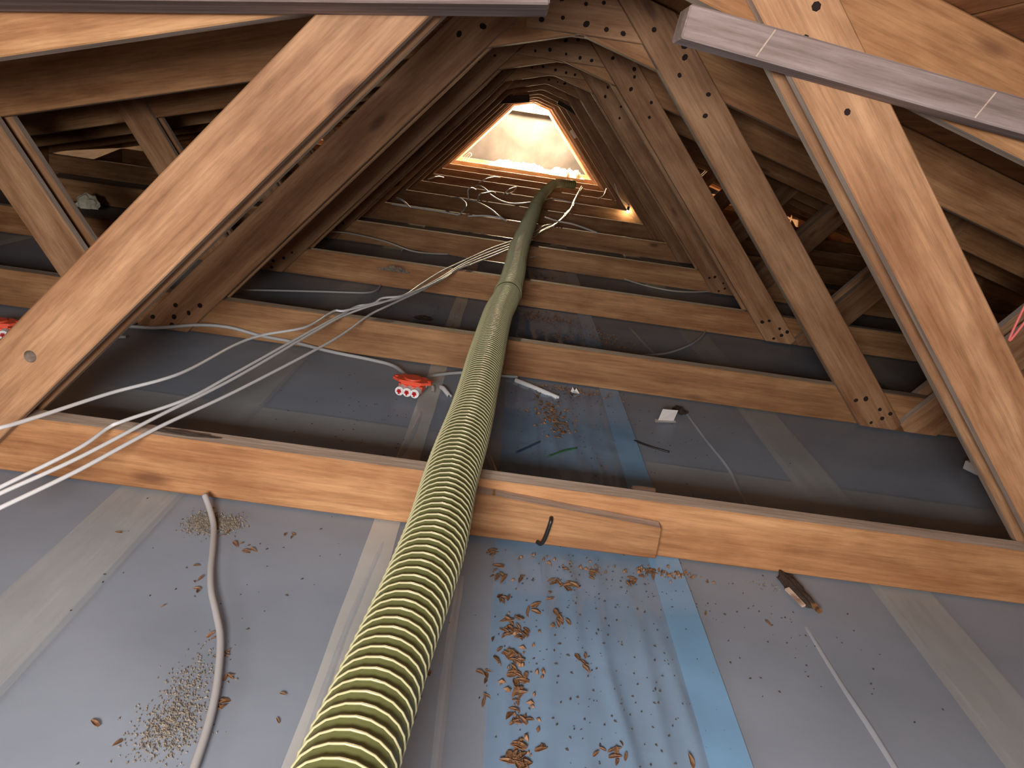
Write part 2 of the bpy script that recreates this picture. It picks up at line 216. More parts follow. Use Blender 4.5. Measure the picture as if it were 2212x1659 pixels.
def prism_mesh(name, outline, y0, y1, ang, mats, bevel=.0025):
    """board cut to an outline in the x-z plane; returns mesh whose local X runs along the board, and its origin"""
    cx = sum(p[0] for p in outline)/len(outline); cz = sum(p[1] for p in outline)/len(outline)
    ca, sa = math.cos(ang), math.sin(ang)
    loc = [((x-cx)*ca+(z-cz)*sa, -(x-cx)*sa+(z-cz)*ca) for x, z in outline]
    bm = bmesh.new()
    f = [bm.verts.new((x, y0, z)) for x, z in loc]; b = [bm.verts.new((x, y1, z)) for x, z in loc]
    bm.faces.new(f); bm.faces.new(list(reversed(b)))
    n = len(loc)
    for i in range(n):
        q = bm.faces.new((f[i], b[i], b[(i+1) % n], f[(i+1) % n])); q.material_index = 1
    bmesh.ops.recalc_face_normals(bm, faces=bm.faces)
    if bevel: bmesh.ops.bevel(bm, geom=list(bm.edges), offset=bevel, segments=1, affect='EDGES', profile=.5)
    return bm_done(bm, name, mats), (cx, cz)

def plank_mesh(name, L, W, T, mats, bevel=.002, seed=0, rough_edge=0.0):
    me, _ = prism_mesh(name, [(-L/2, -W/2), (L/2, -W/2), (L/2, W/2), (-L/2, W/2)], -T/2, T/2, 0, mats, bevel)
    return me

def catmull(P, n=8):
    P = [Vector(p) for p in P]; Q = [2*P[0]-P[1]]+P+[2*P[-1]-P[-2]]; out = []
    for i in range(1, len(Q)-2):
        a, b, c, d = Q[i-1:i+3]
        for j in range(n):
            t = j/n
            out.append(.5*((2*b)+(c-a)*t+(2*a-5*b+4*c-d)*t*t+(3*b-a-3*c+d)*t*t*t))
    out.append(P[-1]); return out
def frames(path):
    T = []
    for i in range(len(path)):
        v = path[min(i+1, len(path)-1)]-path[max(i-1, 0)]; T.append(v.normalized() if v.length > 1e-9 else Vector((0, 1, 0)))
    u = T[0].cross(Vector((0, 0, 1)))
    if u.length < 1e-3: u = Vector((1, 0, 0))
    u.normalize(); F = []
    for t in T:
        u = (u-t*u.dot(t)).normalized(); F.append((t, u, t.cross(u)))
    return F
def tube_mesh(name, path, r, m, seg=8, cap=True):
    F = frames(path); V = []; Fc = []
    for p, (t, u, w) in zip(path, F):
        for s in range(seg):
            a = 2*math.pi*s/seg; V.append(p+u*math.cos(a)*r+w*math.sin(a)*r)
    for i in range(len(path)-1):
        for s in range(seg):
            a, b = i*seg+s, i*seg+(s+1) % seg; Fc.append((a, b, b+seg, a+seg))
    if cap:
        Fc.append(tuple(reversed(range(seg)))); k = (len(path)-1)*seg; Fc.append(tuple(range(k, k+seg)))
    return mesh_from(name, V, Fc, m, True)
def resample(path, step):
    out = [path[0]]; acc = 0.0
    for a, b in zip(path, path[1:]):
        L = (b-a).length
        while acc+L >= step and L > 1e-9:
            t = (step-acc)/L; a = a.lerp(b, t); out.append(a.copy()); L = (b-a).length; acc = 0.0
        acc += L
    return out

# ------------------------------------------------------------------ floor: plastic film over laths
def bay_env(y):
    """0 under a joist, 1 in the middle of a bay"""
    u = ((y-Y1)/DY) % 1.0
    return max(0.0, min(1.0, min((u-0.06)/0.12, (0.98-u)/0.10)))
def zf(x, y):
    e = bay_env(y)
    return ZB + .0025*e*(noise.noise((x*2.3, y*2.3, 0))+.5*noise.noise((x*7, y*4, 3)))
def frange(a, b, s):
    n = max(1, int(round((b-a)/s))); return [a+(b-a)*i/n for i in range(n+1)]
xs = frange(-3.4, -1.2, .2)[:-1]+frange(-1.2, 1.5, .03)[:-1]+frange(1.5, 3.6, .2)
ys = frange(-1.0, 0.5, .15)[:-1]+frange(0.5, 4.7, .03)[:-1]+frange(4.7, 14.2, .2)
V = [(x, y, zf(x, y)) for y in ys for x in xs]; nx = len(xs)
Fc = [(j*nx+i, j*nx+i+1, (j+1)*nx+i+1, (j+1)*nx+i) for j in range(len(ys)-1) for i in range(nx-1)]
floor = link('floor', mesh_from('floor', V, Fc, M_FOIL, True))
tag(floor, 'grey translucent plastic film laid under the joists as attic floor', 'floor', kind='structure')
sub = link('ceiling_slab', plank_mesh('ceiling_slab', 7.2, 15.4, .02, [M_SUB, M_SUB]), floor, (0.1, 6.6, ZB-.05), (math.pi/2, 0, 0))
# laths: lengthwise ones and cross ones, seen through the film
lath_y = plank_mesh('lath', 15.0, .118, .020, [M_LATH, M_LATH])
for x in (-2.27, -1.47, -0.672, 0.335, 0.925, 1.72, 2.52):
    link('lath', lath_y, floor, (x, 6.5, ZB-.0145), (math.pi/2, 0, math.pi/2))
lath_x = plank_mesh('lath', 6.9, .13, .016, [M_LATH, M_LATH])
for k in range(0, 6):
    link('lath', lath_x, floor, (0.1, TY(1)+.51+k*DY, ZB-.0330), (math.pi/2, 0, math.radians(-.8)))
def ribbon(name, x0, x1, y0, y1, dz, m, parent, curve=0.0, nxs=6, step=.03):
    V = []; n = len(frange(y0, y1, step))
    for y in frange(y0, y1, step):
        for i in range(nxs+1):
            x = x0+(x1-x0)*i/nxs+curve*math.sin(y*2.1)+.004*noise.noise((y*6, i, x0)); V.append((x, y, zf(x, y)+dz))
    F = [(j*(nxs+1)+i, j*(nxs+1)+i+1, (j+1)*(nxs+1)+i+1, (j+1)*(nxs+1)+i) for j in range(n-1) for i in range(nxs)]
    return link(name, mesh_from(name, V, F, m, True), parent)
o = ribbon('film_overlap', -.206, -.150, -.6, 5.6, .0012, M_STRIP, floor)
o['label'] = 'paler strip where two sheets of film overlap'
def crease(pts, h=.005, w=.006):
    P = catmull([Vector((x, y, 0)) for x, y in pts], 10); V = []; F = []
    for i, p in enumerate(P):
        t = (P[min(i+1, len(P)-1)]-P[max(i-1, 0)]).normalized(); n = Vector((t.y, -t.x, 0))
        k = min(1, i/4, (len(P)-1-i)/4)*(.75+.5*noise.noise((p.x*30, p.y*14, 1)))
        for s, hh in ((-1, 0), (-.35, .7), (0, 1), (.4, .6), (1, 0)):
            q = p+n*s*w*(.6+.4*k); V.append((q.x, q.y, zf(q.x, q.y)+.0008+hh*h*max(k, 0)))
    for i in range(len(P)-1):
        for s in range(4): a = i*5+s; F.append((a, a+1, a+6, a+5))
    return link('film_crease', mesh_from('film_crease', V, F, M_FOLD, True), floor)
crease([(.640, 1.26), (.645, 1.10), (.652, .98), (.655, .85), (.655, .5)])
crease([(.640, 2.42), (.655, 2.2), (.676, 1.98), (.668, 1.82), (.664, 1.55)])
crease([(-.172, 1.38), (-.185, 1.1), (-.187, .9), (-.19, .6)], .004, .007)
crease([(-.176, 3.5), (-.178, 3.25), (-.18, 3.05)], .004, .008)
crease([(-.185, 2.1), (-.19, 1.9), (-.20, 1.75)], .005, .010)
crease([(.60, 3.5), (.62, 3.3), (.66, 3.0)], .004, .009)
crease([(-.012, 1.28), (-.016, 1.1), (-.015, .95), (-.012, .75), (-.012, .5)], .005, .008)
crease([(.01, 1.88), (.035, 1.75), (.045, 1.60)], .004, .008)

# blue film laid lengthwise in folds over the grey one
blue_h = [(.085, .004, .010), (.14, .007, .012), (.195, .0075, .013), (.25, .007, .012), (.30, .006, .013), (.345, .004, .012)]
def zblue(x, y):
    e = bay_env(y); z = zf(x, y)+.0018
    for i, (c, h, w) in enumerate(blue_h):
        cc = c+.020*noise.noise((i*5.0, y*2.2, 0))+(.030*(1.3-y)*(i-2.0)*.25 if y < 1.4 else 0)
        a = (x-cc)/w; hh = h*max(0.0, .55+.9*noise.noise((i*9.0, y*2.6, 2)))
        z += e*hh*math.exp(-a*a)
    return z+.0016*e*noise.noise((x*24, y*11, 7))+e*.0008
xsb = frange(.048, .432, .0045); ysb = frange(-.6, 6.7, .022); nb = len(xsb)
V = [(x+.004*noise.noise((y*3, 1, x)), y, zblue(x, y)) for y in ysb for x in xsb]
Fc = [(j*nb+i, j*nb+i+1, (j+1)*nb+i+1, (j+1)*nb+i) for j in range(len(ysb)-1) for i in range(nb-1)]
blue = link('plastic_sheet', mesh_from('plastic_sheet', V, Fc, M_BLUE, True))
tag(blue, 'shiny light blue plastic sheet lying in lengthwise folds over the grey film', 'plastic sheet')
V = []; yh = frange(-.6, 6.7, .03)
for y in yh:
    for i in range(5): x = .366+.066*i/4; V.append((x, y, max(zblue(x, y), zf(x, y)+.002)+.0012))
hem = link('folded_hem', mesh_from('folded_hem', V, [(j*5+i, j*5+i+1, j*5+i+6, j*5+i+5) for j in range(len(yh)-1) for i in range(4)], M_HEM, True), blue)
hem['label'] = 'brighter blue doubled edge'

# ------------------------------------------------------------------ roof boards and gable walls
def zl(x): return 0.919+0.281*x          # underside of left rafters
def zr(x): return 0.986-0.279*x          # underside of right rafters
RD = 0.168
XA = 0.12
al = math.atan(.281); ar = -math.atan(.279)
deck = plank_mesh('roof_board', 15.2, .148, .022, [M_DECK, M_DECK], .003)
for side in (-1, 1):
    root = empty('ceiling', (XA, 6.5, zl(XA)+RD)); tag(root, 'left roof slope of brown boards on the rafters' if side < 0 else 'right roof slope of brown boards on the rafters', 'roof', kind='structure')
    for i in range(25):
        s = .078+i*.152; a = al if side < 0 else ar
        dx = side*s*math.cos(a); dz = -abs(s*math.sin(a))+.0135+random.uniform(-.001, .001)
        o = link('roof_board', deck, root)
        o.matrix_local = Matrix.Translation((dx, 0, dz)) @ Matrix.Rotation(-a, 4, 'Y') @ Matrix.Rotation(math.pi/2, 4, 'Z') @ Matrix.Rotation(math.pi/2, 4, 'X')
def gable(name, y, m, label, t=.04):
    out = [(-3.4, -.17), (3.6, -.17), (3.6, .13), (XA, zl(XA)+RD-.006), (-3.4, .12)]
    me, (cx, cz) = prism_mesh(name, out, 0, t, 0, [m, m], 0)
    return tag(link(name, me, None, (cx, y, cz)), label, 'wall', kind='structure')
gable('wall_near', -1.0, M_DECK, 'plain boarded gable behind the working place')
for nm, x, lab in (('wall_left', -3.32, 'low boarded eaves wall under the left rafters'), ('wall_right', 3.54, 'low boarded eaves wall under the right rafters')):
    tag(link(nm, plank_mesh(nm, 15.0, .34, .03, [M_DECK, M_DECK]), None, (x, 6.5, -.02), (0, 0, math.pi/2)), lab, 'wall', kind='structure')
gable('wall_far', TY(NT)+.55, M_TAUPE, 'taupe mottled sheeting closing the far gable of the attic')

# ------------------------------------------------------------------ trusses
def line_pt(x0, s, z): return x0+z/s
def web_outline(xa, xb, s, top):
    """web between its two edges (x at z=0), slope s, from chord bottom to the top line top(x)"""
    zb = -.117
    def hit(x0):
        lo, hi = 0.0, 1.6
        for _ in range(40):
            z = (lo+hi)/2
            if z < top(x0+z/s): lo = z
            else: hi = z
        return (x0+lo/s, lo)
    a, b = hit(xa), hit(xb)
    return [(xa+zb/s, zb), (xb+zb/s, zb), b, a]
TL = lambda x: zl(x)+RD-.004
TR = lambda x: zr(x)+RD-.004
TT = lambda x: min(TL(x), TR(x))
WM = [M_WOOD, M_EDGE]; WP = [M_WEB, M_EDGE]
PARTS = {}
def add_part(key, name, outline, y0, y1, ang):
    me, c = prism_mesh(name, outline, y0, y1, ang, WP if name in ('web_board', 'ridge_plate') else WM); PARTS[key] = (name, me, c, ang)
add_part('chord', 'bottom_chord', [(-3.3, -HJ), (3.5, -HJ), (3.5, 0), (-3.3, 0)], 0, TJ, 0)
add_part('rafL', 'rafter', [(-3.3, zl(-3.3)+.012), (XA, zl(XA)), (XA, zl(XA)+RD), (-3.3, zl(-3.3)+RD)], 0, TJ, al)
add_part('rafR', 'rafter', [(XA+.001, zr(XA)), (3.5, zr(3.5)+.012), (3.5, zr(3.5)+RD), (XA+.001, zr(XA)+RD)], 0, TJ, ar)
for key, xa, xb, s in (('inL', -1.072, -.907, 1.156), ('inR', 1.151, 1.31, -1.12), ('outL', -1.408, -1.262, -1.44), ('outR', 1.46, 1.611, 1.30)):
    ol = web_outline(xa, xb, s, TL if key == 'inL' else TR if key == 'inR' else TT)
    add_part(key+'F', 'web_board', ol, -TB, -.0005, math.atan(s)); add_part(key+'B', 'web_board', ol, TJ+.0005, TJ+TB, math.atan(s))
gp = [(-.083, .949), (.3025, .949), (.163, 1.104), (.12, 1.114), (.046, 1.094)]
gp2 = [(-.045, .949), (.3025, .949), (.163, 1.104), (.12, 1.114), (.046, 1.094), (-.040, .998)]
add_part('gusF', 'ridge_plate', gp, -TB+.004, -.0005, 0); add_part('gusF2', 'ridge_plate', gp2, -TB+.004, -.0005, 0)
add_part('gusB', 'ridge_plate', gp, TJ+.0005, TJ+TB-.004, 0)
gpe = [(-.19, .83), (.40, .83), (.303, .949), (.163, 1.104), (.12, 1.114), (.046, 1.094), (-.083, .949)]
add_part('gusE', 'ridge_plate', gpe, -TB+.004, -.0005, 0)

# nail heads
bmn = bmesh.new(); bmesh.ops.create_cone(bmn, cap_ends=True, segments=7, radius1=.0075, radius2=.0055, depth=.003, matrix=Matrix.Rotation(math.pi/2, 4, 'X'))
NAIL = bm_done(bmn, 'nail', M_NAIL)
def nails(board, key, pts, y):
    _, me, (cx, cz), a = PARTS[key]; ca, sa = math.cos(a), math.sin(a)
    for x, z in pts:
        o = link('nail', NAIL, board, ((x-cx)*ca+(z-cz)*sa, y, -(x-cx)*sa+(z-cz)*ca), (0, random.uniform(0, 3), 0))
        s = random.uniform(.75, 1.25); o.scale = (s*random.uniform(.8, 1.3), 1, s)
NG = [(.0, .972), (.06, .985), (.13, .978), (.19, .972), (.24, .968), (.05, 1.035), (.12, 1.03), (.17, 1.04), (.10, 1.07), (.15, 1.075)]
def along(x0, s, z, w): return (x0+z/s+w, z)
NWL = [along(-.99, 1.156, z, w) for z, w in ((.93, .02), (.99, -.03), (1.0, .04), (.90, -.02), (-.03, -.03), (-.05, .03), (-.08, -.06), (-.07, .0), (-.02, .04), (-.10, .02))]
NWR = [along(1.23, -1.12, z, w) for z, w in ((.93, .03), (.99, -.02), (.88, -.02), (.96, .05), (.84, .04), (.78, -.01), (-.03, -.04), (-.05, .03), (-.08, .02), (-.10, -.03), (-.06, .06), (-.02, .0))]
TRUSS_LABELS = {
 1: 'timber roof truss with a short board nailed to its joist and white cables over it',
 2: 'timber roof truss with the red connector box at the foot of its joist',
 3: 'timber roof truss with dark stained joist, next beyond the red connector box one',
 5: 'timber roof truss with a white cable lying along the top of its joist',
 7: 'orange-lit timber roof truss with dark brace board ends under its rafters',
 11: 'glaring timber roof truss with pale insulation heaped on its joist',
 12: 'last timber roof truss, framing the taupe sheeting of the far gable',
 4: 'timber roof truss whose joist lies just behind the drooping beige cables'}
GAP = random.Random(5)
for k in range(1, NT+1):
    t = empty('roof_truss', (0, TY(k), 0))
    tag(t, TRUSS_LABELS.get(k, 'orange-lit timber roof truss in the close row towards the bright far end'), 'roof truss', 'timber roof trusses in a row')
    keys = ['chord', 'rafL', 'rafR', 'inLF', 'inLB', 'inRF', 'inRB', 'outLF', 'outLB', 'outRF', 'outRB', 'gusF2' if k == 2 else 'gusE' if k == NT else 'gusF', 'gusB']
    for key in keys:
        nm, me, (cx, cz), a = PARTS[key]
        j = (0, 0)
        if key.startswith(('inL', 'inR', 'out')):
            ang = a; d = GAP.uniform(-.008, .008) if k > 2 else (.006 if key.endswith('B') and k == 1 else 0); j = (-math.sin(ang)*d*0, 0)
        o = link(nm, me, t, (cx+j[0], 0, cz), (0, -a, 0))
        if key.startswith('in') and key.endswith('B'):      # rear boards sit a little off the front ones
            sgn = 1 if 'L' in key else -1
            off = {1: .004, 2: -.014 if sgn < 0 else .006, 3: .012, 4: .006}.get(k, GAP.uniform(-.004, .01))
            o.location.x += sgn*off
        if k <= 5 and key.startswith('gusF'): nails(o, key, NG, -TB+.003)
        if k <= 4 and key == 'inLF': nails(o, key, NWL, -TB-.001)
        if k == 1 and key == 'inLF': near_web = o
        if k <= 4 and key == 'inRF': nails(o, key, NWR, -TB-.001)

_, _, (wx, wz), wa = PARTS['inLF']
HX, HZ = -.871, .143                                    # hole bored right through the near left web
hx, hz = (HX-wx)*math.cos(wa)+(HZ-wz)*math.sin(wa), -(HX-wx)*math.sin(wa)+(HZ-wz)*math.cos(wa)
hb = bmesh.new(); bmesh.ops.create_cone(hb, cap_ends=True, segments=20, radius1=.012, radius2=.012, depth=.12, matrix=Matrix.Translation((hx, -TB/2, hz)) @ Matrix.Rotation(math.pi/2, 4, 'X'))
cutter = link('drill', bm_done(hb, 'drill', M_EDGE)); cutter.parent = near_web
bo = near_web.modifiers.new('bore', 'BOOLEAN'); bo.operation = 'DIFFERENCE'; bo.object = cutter; bo.solver = 'EXACT'
bpy.context.view_layer.update()
bored = bpy.data.meshes.new_from_object(near_web.evaluated_get(bpy.context.evaluated_depsgraph_get()))
near_web.modifiers.clear(); near_web.data = bored; bpy.data.objects.remove(cutter)

# ------------------------------------------------------------------ boards fixed to the first truss
nog, (cx, cz) = prism_mesh('short_board', [(-.06, -.112), (.376, -.1095), (.374, -.040), (.03, -.017), (-.06, -.014)], -.034, -.001, -.03, [M_WOOD, M_EDGE])
o = tag(link('short_board', nog, None, (cx, TY(1), cz), (0, .03, 0)), 'short tapered board nailed to the front of the nearest joist, black staple in it', 'board')
st = catmull([(.150, -.037, -.046), (.149, -.046, -.050), (.146, -.048, -.07), (.142, -.047, -.092), (.137, -.045, -.103), (.130, -.037, -.104)], 5)
sm = tube_mesh('staple', st, .0042, M_BLACK, 8)
so = link('staple', sm, o); so['label'] = 'bent black staple'
so.matrix_parent_inverse = Matrix(); so.matrix_local = Matrix.Rotation(-.03, 4, 'Y') @ Matrix.Translation((-cx, 0, -cz))

def batten(x0, z0, x1, z1, h, y0, y1, label, m=None):
    m = m or M_GREYW
    a = math.atan2(z1-z0, x1-x0); L = math.hypot(x1-x0, z1-z0)
    me, (cx, cz) = prism_mesh('brace_board', [(x0, z0), (x1, z1), (x1-math.sin(a)*h, z1+h), (x0-math.sin(a)*h, z0+h)], y0, y1, a, [m, m], .003)
    return tag(link('brace_board', me, None, (cx, 0, cz), (0, -a, 0)), label, 'board', 'loose brace boards under the rafters')
batten(-1.02, .7193, .0, .853, .040, TY(1)-TB-.150, TY(1)-TB-.002, 'dark weathered brace board crossing the nearest truss above its left web')
b2 = batten(.208, .8435, 1.25, .730, .050, TY(1)-TB-.085, TY(1)-TB-.002, 'rough grey brace board with saw grooves across the nearest right web')
# scraped saw marks across the face of the right brace
gr = bmesh.new(); bmesh.ops.create_cube(gr, size=1, matrix=Matrix.Diagonal((.0022, .0012, .046, 1)))
GRV = bm_done(gr, 'saw_groove', M_EDGE)
for x in (-.395, -.03):
    o = link('saw_groove', GRV, b2, (x, TY(1)-TB-.0855, 0), (0, .35, 0))
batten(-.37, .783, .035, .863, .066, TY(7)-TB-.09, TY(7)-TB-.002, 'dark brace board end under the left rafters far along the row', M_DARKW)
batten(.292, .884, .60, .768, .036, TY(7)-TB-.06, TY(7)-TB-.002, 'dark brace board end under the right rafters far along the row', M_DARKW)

# ------------------------------------------------------------------ hose
hp = resample(catmull([Vector((-.118, .36, .06)), Vector((-.112, .48, .056))]+[Vector(p) for p in HOSE], 12), .0048)
R, PITCH_H = .0495, .0192
Fm = frames(hp); V = []; Fc = []; seg = 28
for i, (p, (t, u, w)) in enumerate(zip(hp, Fm)):
    s = i*.0048; wob = 1+.05*noise.noise((s*3.1, 0, 0)) + (.06 if 2.62 < s < 2.70 else 0)
    for q in range(seg):
        a = 2*math.pi*q/seg; ph = (s/PITCH_H-a/(2*math.pi)) % 1.0
        r = R*wob*(1-.055*math.sin(math.pi*ph)**1.0)
        V.append(p+u*math.cos(a)*r+w*math.sin(a)*r)
for i in range(len(hp)-1):
    for q in range(seg): a, b = i*seg+q, i*seg+(q+1) % seg; Fc.append((a, b, b+seg, a+seg))
Fc.append(tuple(reversed(range(seg)))); kk = (len(hp)-1)*seg; Fc.append(tuple(range(kk, kk+seg)))
hose = link('suction_hose', mesh_from('suction_hose', V, Fc, M_GREEN, True))
tag(hose, 'long olive green corrugated hose running over the joists to the far end', 'hose')
# spiral reinforcement rib
tot = (len(hp)-1)*.0048; turns = tot/PITCH_H; rp = []; nst = 20
for j in range(int(turns*nst)):
    a = 2*math.pi*j/nst; s = (j/nst)*PITCH_H; i = min(int(s/.0048), len(hp)-2); f = s/.0048-i
    p = hp[i].lerp(hp[i+1], f); t, u, w = Fm[i]; wob = 1+.05*noise.noise((s*3.1, 0, 0)) + (.06 if 2.62 < s < 2.70 else 0)
    r = R*wob+.0006; rp.append(p+u*math.cos(a)*r+w*math.sin(a)*r)
rib = link('spiral_rib', tube_mesh('spiral_rib', rp, .0016, M_RIB, 5), hose); rib['label'] = 'pale spiral rib'

# ------------------------------------------------------------------ cables
def cable(name, pts, r, m, label, cat='cable', group=None, n=10, seg=8):
    return tag(link(name, tube_mesh(name, catmull(pts, n), r, m, seg)), label, cat, group)
cable('power_cable', WHITE1, .0039, M_WHITE, 'white cable arching highest over the near left bay, apart from the other white cables', 'cable', 'white cables run along the joists')
for P in (WHITE2, WHITE3):
    cable('power_cable', P, .0038, M_WHITE, 'white cable of the close pair crossing the nearest joist on the left', 'cable', 'white cables run along the joists')
cable('power_cable', WHITE4, .0039, M_WHITE, 'white cable lying lowest of those crossing the nearest joist', 'cable', 'white cables run along the joists')
cable('power_cable', GREY_BOX, .0058, M_GREY, 'grey cable running along a joist into the red connector box')
cable('power_cable', GREY_BOX2, .0050, M_GREY, 'short grey cable leaving the red connector box under the hose')
cable('power_cable', GREY_NEAR, .0060, M_GREY, 'thick grey cable winding over the film below the nearest joist')
cable('power_cable', GREY_BAY2, .0042, M_GREY, 'thin grey cable on the film curling up to a joist beside the white cables')
cable('power_cable', GREY_BAY2R, .0046, M_GREY, 'short dark grey cable bend on the film right of the hose')
cable('power_cable', BEIGE_L, .0050, M_BEIGE, 'beige cable drooping from a web onto the film left of the hose')
cable('power_cable', BEIGE_R, .0050, M_BEIGE, 'beige cable drooping over the film right of the hose')
for P in LOOSE:
    cable('cable_loop', P, .0062, M_WHITE, 'loose white cable end looping over the far joists', 'cable', 'loose white cable loops on the far joists', 8, 6)
for i in range(3):
    x = -.80+i*.035
    cable('cable_loop', [(x, 12.05, .01), (x+.01, 12.06, .06), (x+.05, 12.1, .11), (x+.09-.03*i, 12.12, .14)], .0065, M_WHITE, 'white cable strand hooked up on the left web at the far end', 'cable', 'white cable strands at the far end', 6, 6)

# ------------------------------------------------------------------ red connector boxes
def cyl(bm, r, d, loc, axis='Y', seg=16, r2=None):
    rot = Matrix.Rotation(math.pi/2, 4, 'X') if axis == 'Y' else Matrix.Identity(4) if axis == 'Z' else Matrix.Rotation(math.pi/2, 4, 'Y')
    bmesh.ops.create_cone(bm, cap_ends=True, segments=seg, radius1=r, radius2=r if r2 is None else r2, depth=d, matrix=Matrix.Translation(loc) @ rot)
def cube(bm, s, loc, rz=0.0, ry=0.0):
    bmesh.ops.create_cube(bm, size=1, matrix=Matrix.Translation(loc) @ Matrix.Rotation(rz, 4, 'Z') @ Matrix.Rotation(ry, 4, 'Y') @ Matrix.Diagonal((*s, 1)))
def connector_box(loc, rz, label):
    t = empty('connector_box', loc, rz); t.scale = (1.12, 1.12, 1.12); tag(t, label, 'connector box', 'red connector boxes on the film')
    bm = bmesh.new(); cube(bm, (.064, .052, .030), (0, .004, .018))
    bmesh.ops.bevel(bm, geom=list(bm.edges), offset=.006, segments=2, affect='EDGES')
    link('housing', bm_done(bm, 'housing', M_RED), t)
    bm = bmesh.new()
    out = [(-.052, -.006), (-.040, -.014), (-.030, -.022), (.030, -.022), (.040, -.014), (.052, -.006), (.052, .012), (.040, .018), (.030, .030), (-.030, .030), (-.040, .018), (-.052, .012)]
    a = [bm.verts.new((x, y, .033)) for x, y in out]; b = [bm.verts.new((x, y, .040)) for x, y in out]
    bm.faces.new(list(reversed(a))); bm.faces.new(b)
    for i in range(12): bm.faces.new((a[i], a[(i+1) % 12], b[(i+1) % 12], b[i]))
    lid = link('lid', bm_done(bm, 'lid', M_RED), t)
    bm = bmesh.new(); cyl(bm, .024, .004, (0, .004, .0415), 'Z', 24, .022); link('round_cap', bm_done(bm, 'round_cap', M_RED), lid)
    for s in (-1, 1):
        bm = bmesh.new(); cyl(bm, .0055, .012, (s*.045, .003, .036), 'Z', 12); link('screw_lug', bm_done(bm, 'screw_lug', M_RED), lid)
    for s in (-1, 1):
        for i in (-1, 0, 1):
            bm = bmesh.new(); cyl(bm, .0118, .030, (i*.0205, s*.036+.004, .016), 'Y', 18)
            bmesh.ops.bevel(bm, geom=[e for e in bm.edges if len(e.link_faces) == 2 and any(len(f.verts) > 4 for f in e.link_faces)], offset=.0025, segments=2, affect='EDGES')
            c = link('cable_gland', bm_done(bm, 'cable_gland', M_WPLAS, False), t); c['label'] = 'white round cable gland'
            bm = bmesh.new(); y = s*.0515+.004
            cube(bm, (.012, .003, .005), (i*.0205, y, .016)); cube(bm, (.005, .003, .013), (i*.0205, y, .0155)); cube(bm, (.009, .003, .003), (i*.0205, y, .0205))
            x = link('cross_insert', bm_done(bm, 'cross_insert', M_CROSS), c); x['label'] = 'dark red cross-shaped insert'
    return t
connector_box((-.232, 2.215, ZB+.006), math.radians(-9), 'orange-red connector box with white round glands beside the hose')
connector_box((-1.452, 2.22, ZB+.006), math.radians(20), 'orange-red connector box half hidden behind the nearest left web')

# ------------------------------------------------------------------ scraps on the film
def half_tube(name, pts, r, m, label, cat, group=None, n=6):
    """cut sheath: a shell open along one side, with thickness"""
    P = catmull(pts, n); F = frames(P); V = []; Fc = []; S = 9
    for p, (t, u, w) in zip(P, F):
        for rr in (r, r*.78):
            for s in range(S+1): a = math.radians(-130+260*s/S); V.append(p+u*math.sin(a)*rr+w*math.cos(a)*rr*-1)
    k = 2*(S+1)
    for i in range(len(P)-1):
        for s in range(S):
            a = i*k+s; Fc.append((a, a+1, a+1+k, a+k)); b = i*k+S+1+s; Fc.append((b, b+k, b+1+k, b+1))
        for s in (0, S): Fc.append((i*k+s, (i+1)*k+s, (i+1)*k+S+1+s, i*k+S+1+s))
    return tag(link(name, mesh_from(name, V, Fc, m, True)), label, cat, group)
z0 = ZB+.008
half_tube('sheath_offcut', [(.082, 2.470, z0), (.15, 2.41, z0+.001), (.216, 2.351, z0)], .0075, M_WPLAS, 'long split piece of white cable sheath beside the hose', 'offcut')
half_tube('sheath_offcut', [(-.15, 2.30, z0), (-.14, 2.275, z0+.004), (-.118, 2.23, z0)], .007, M_WPLAS, 'small curled white sheath piece right of the red connector box', 'offcut')
half_tube('sheath_offcut', [(-.175, 2.29, z0), (-.172, 2.27, z0), (-.17, 2.245, z0)], .005, M_WPLAS, 'tiny white sheath chip next to the red connector box', 'offcut')
half_tube('sheath_offcut', [(.375, 1.752, z0), (.40, 1.755, z0), (.432, 1.754, z0)], .007, M_WPLAS, 'white sheath offcut on the blue sheet behind the nearest joist', 'offcut', 'pair of white offcuts behind the nearest joist')
half_tube('sheath_offcut', [(.394, 1.69, z0), (.41, 1.715, z0), (.426, 1.736, z0)], .007, M_WPLAS, 'white sheath offcut leaning on the nearest joist beside another', 'offcut', 'pair of white offcuts behind the nearest joist')
def scrap(name, pts2, z, thick, m, label, cat, tilt=0.0):
    bm = bmesh.new(); a = [bm.verts.new((x, y, z+h)) for x, y, h in pts2]; b = [bm.verts.new((x, y, z+h+thick)) for x, y, h in pts2]; n = len(a)
    bm.faces.new(list(reversed(a))); bm.faces.new(b)
    for i in range(n): bm.faces.new((a[i], a[(i+1) % n], b[(i+1) % n], b[i]))
    bmesh.ops.triangulate(bm, faces=[f for f in bm.faces if len(f.verts) > 4])
    return tag(link(name, bm_done(bm, name, m)), label, cat)
scrap('paper_scrap', [(.262, 2.43, 0), (.272, 2.425, .004), (.292, 2.432, .0), (.281, 2.446, .012), (.276, 2.440, .004), (.268, 2.444, .015)], ZB+.004, .0015, M_WPLAS, 'crumpled white scrap beside a clump of brown husks', 'scrap')
c = empty('card_scrap', (.55, 2.27, ZB)); tag(c, 'folded grey card scrap standing on the film right of the blue sheet', 'scrap')
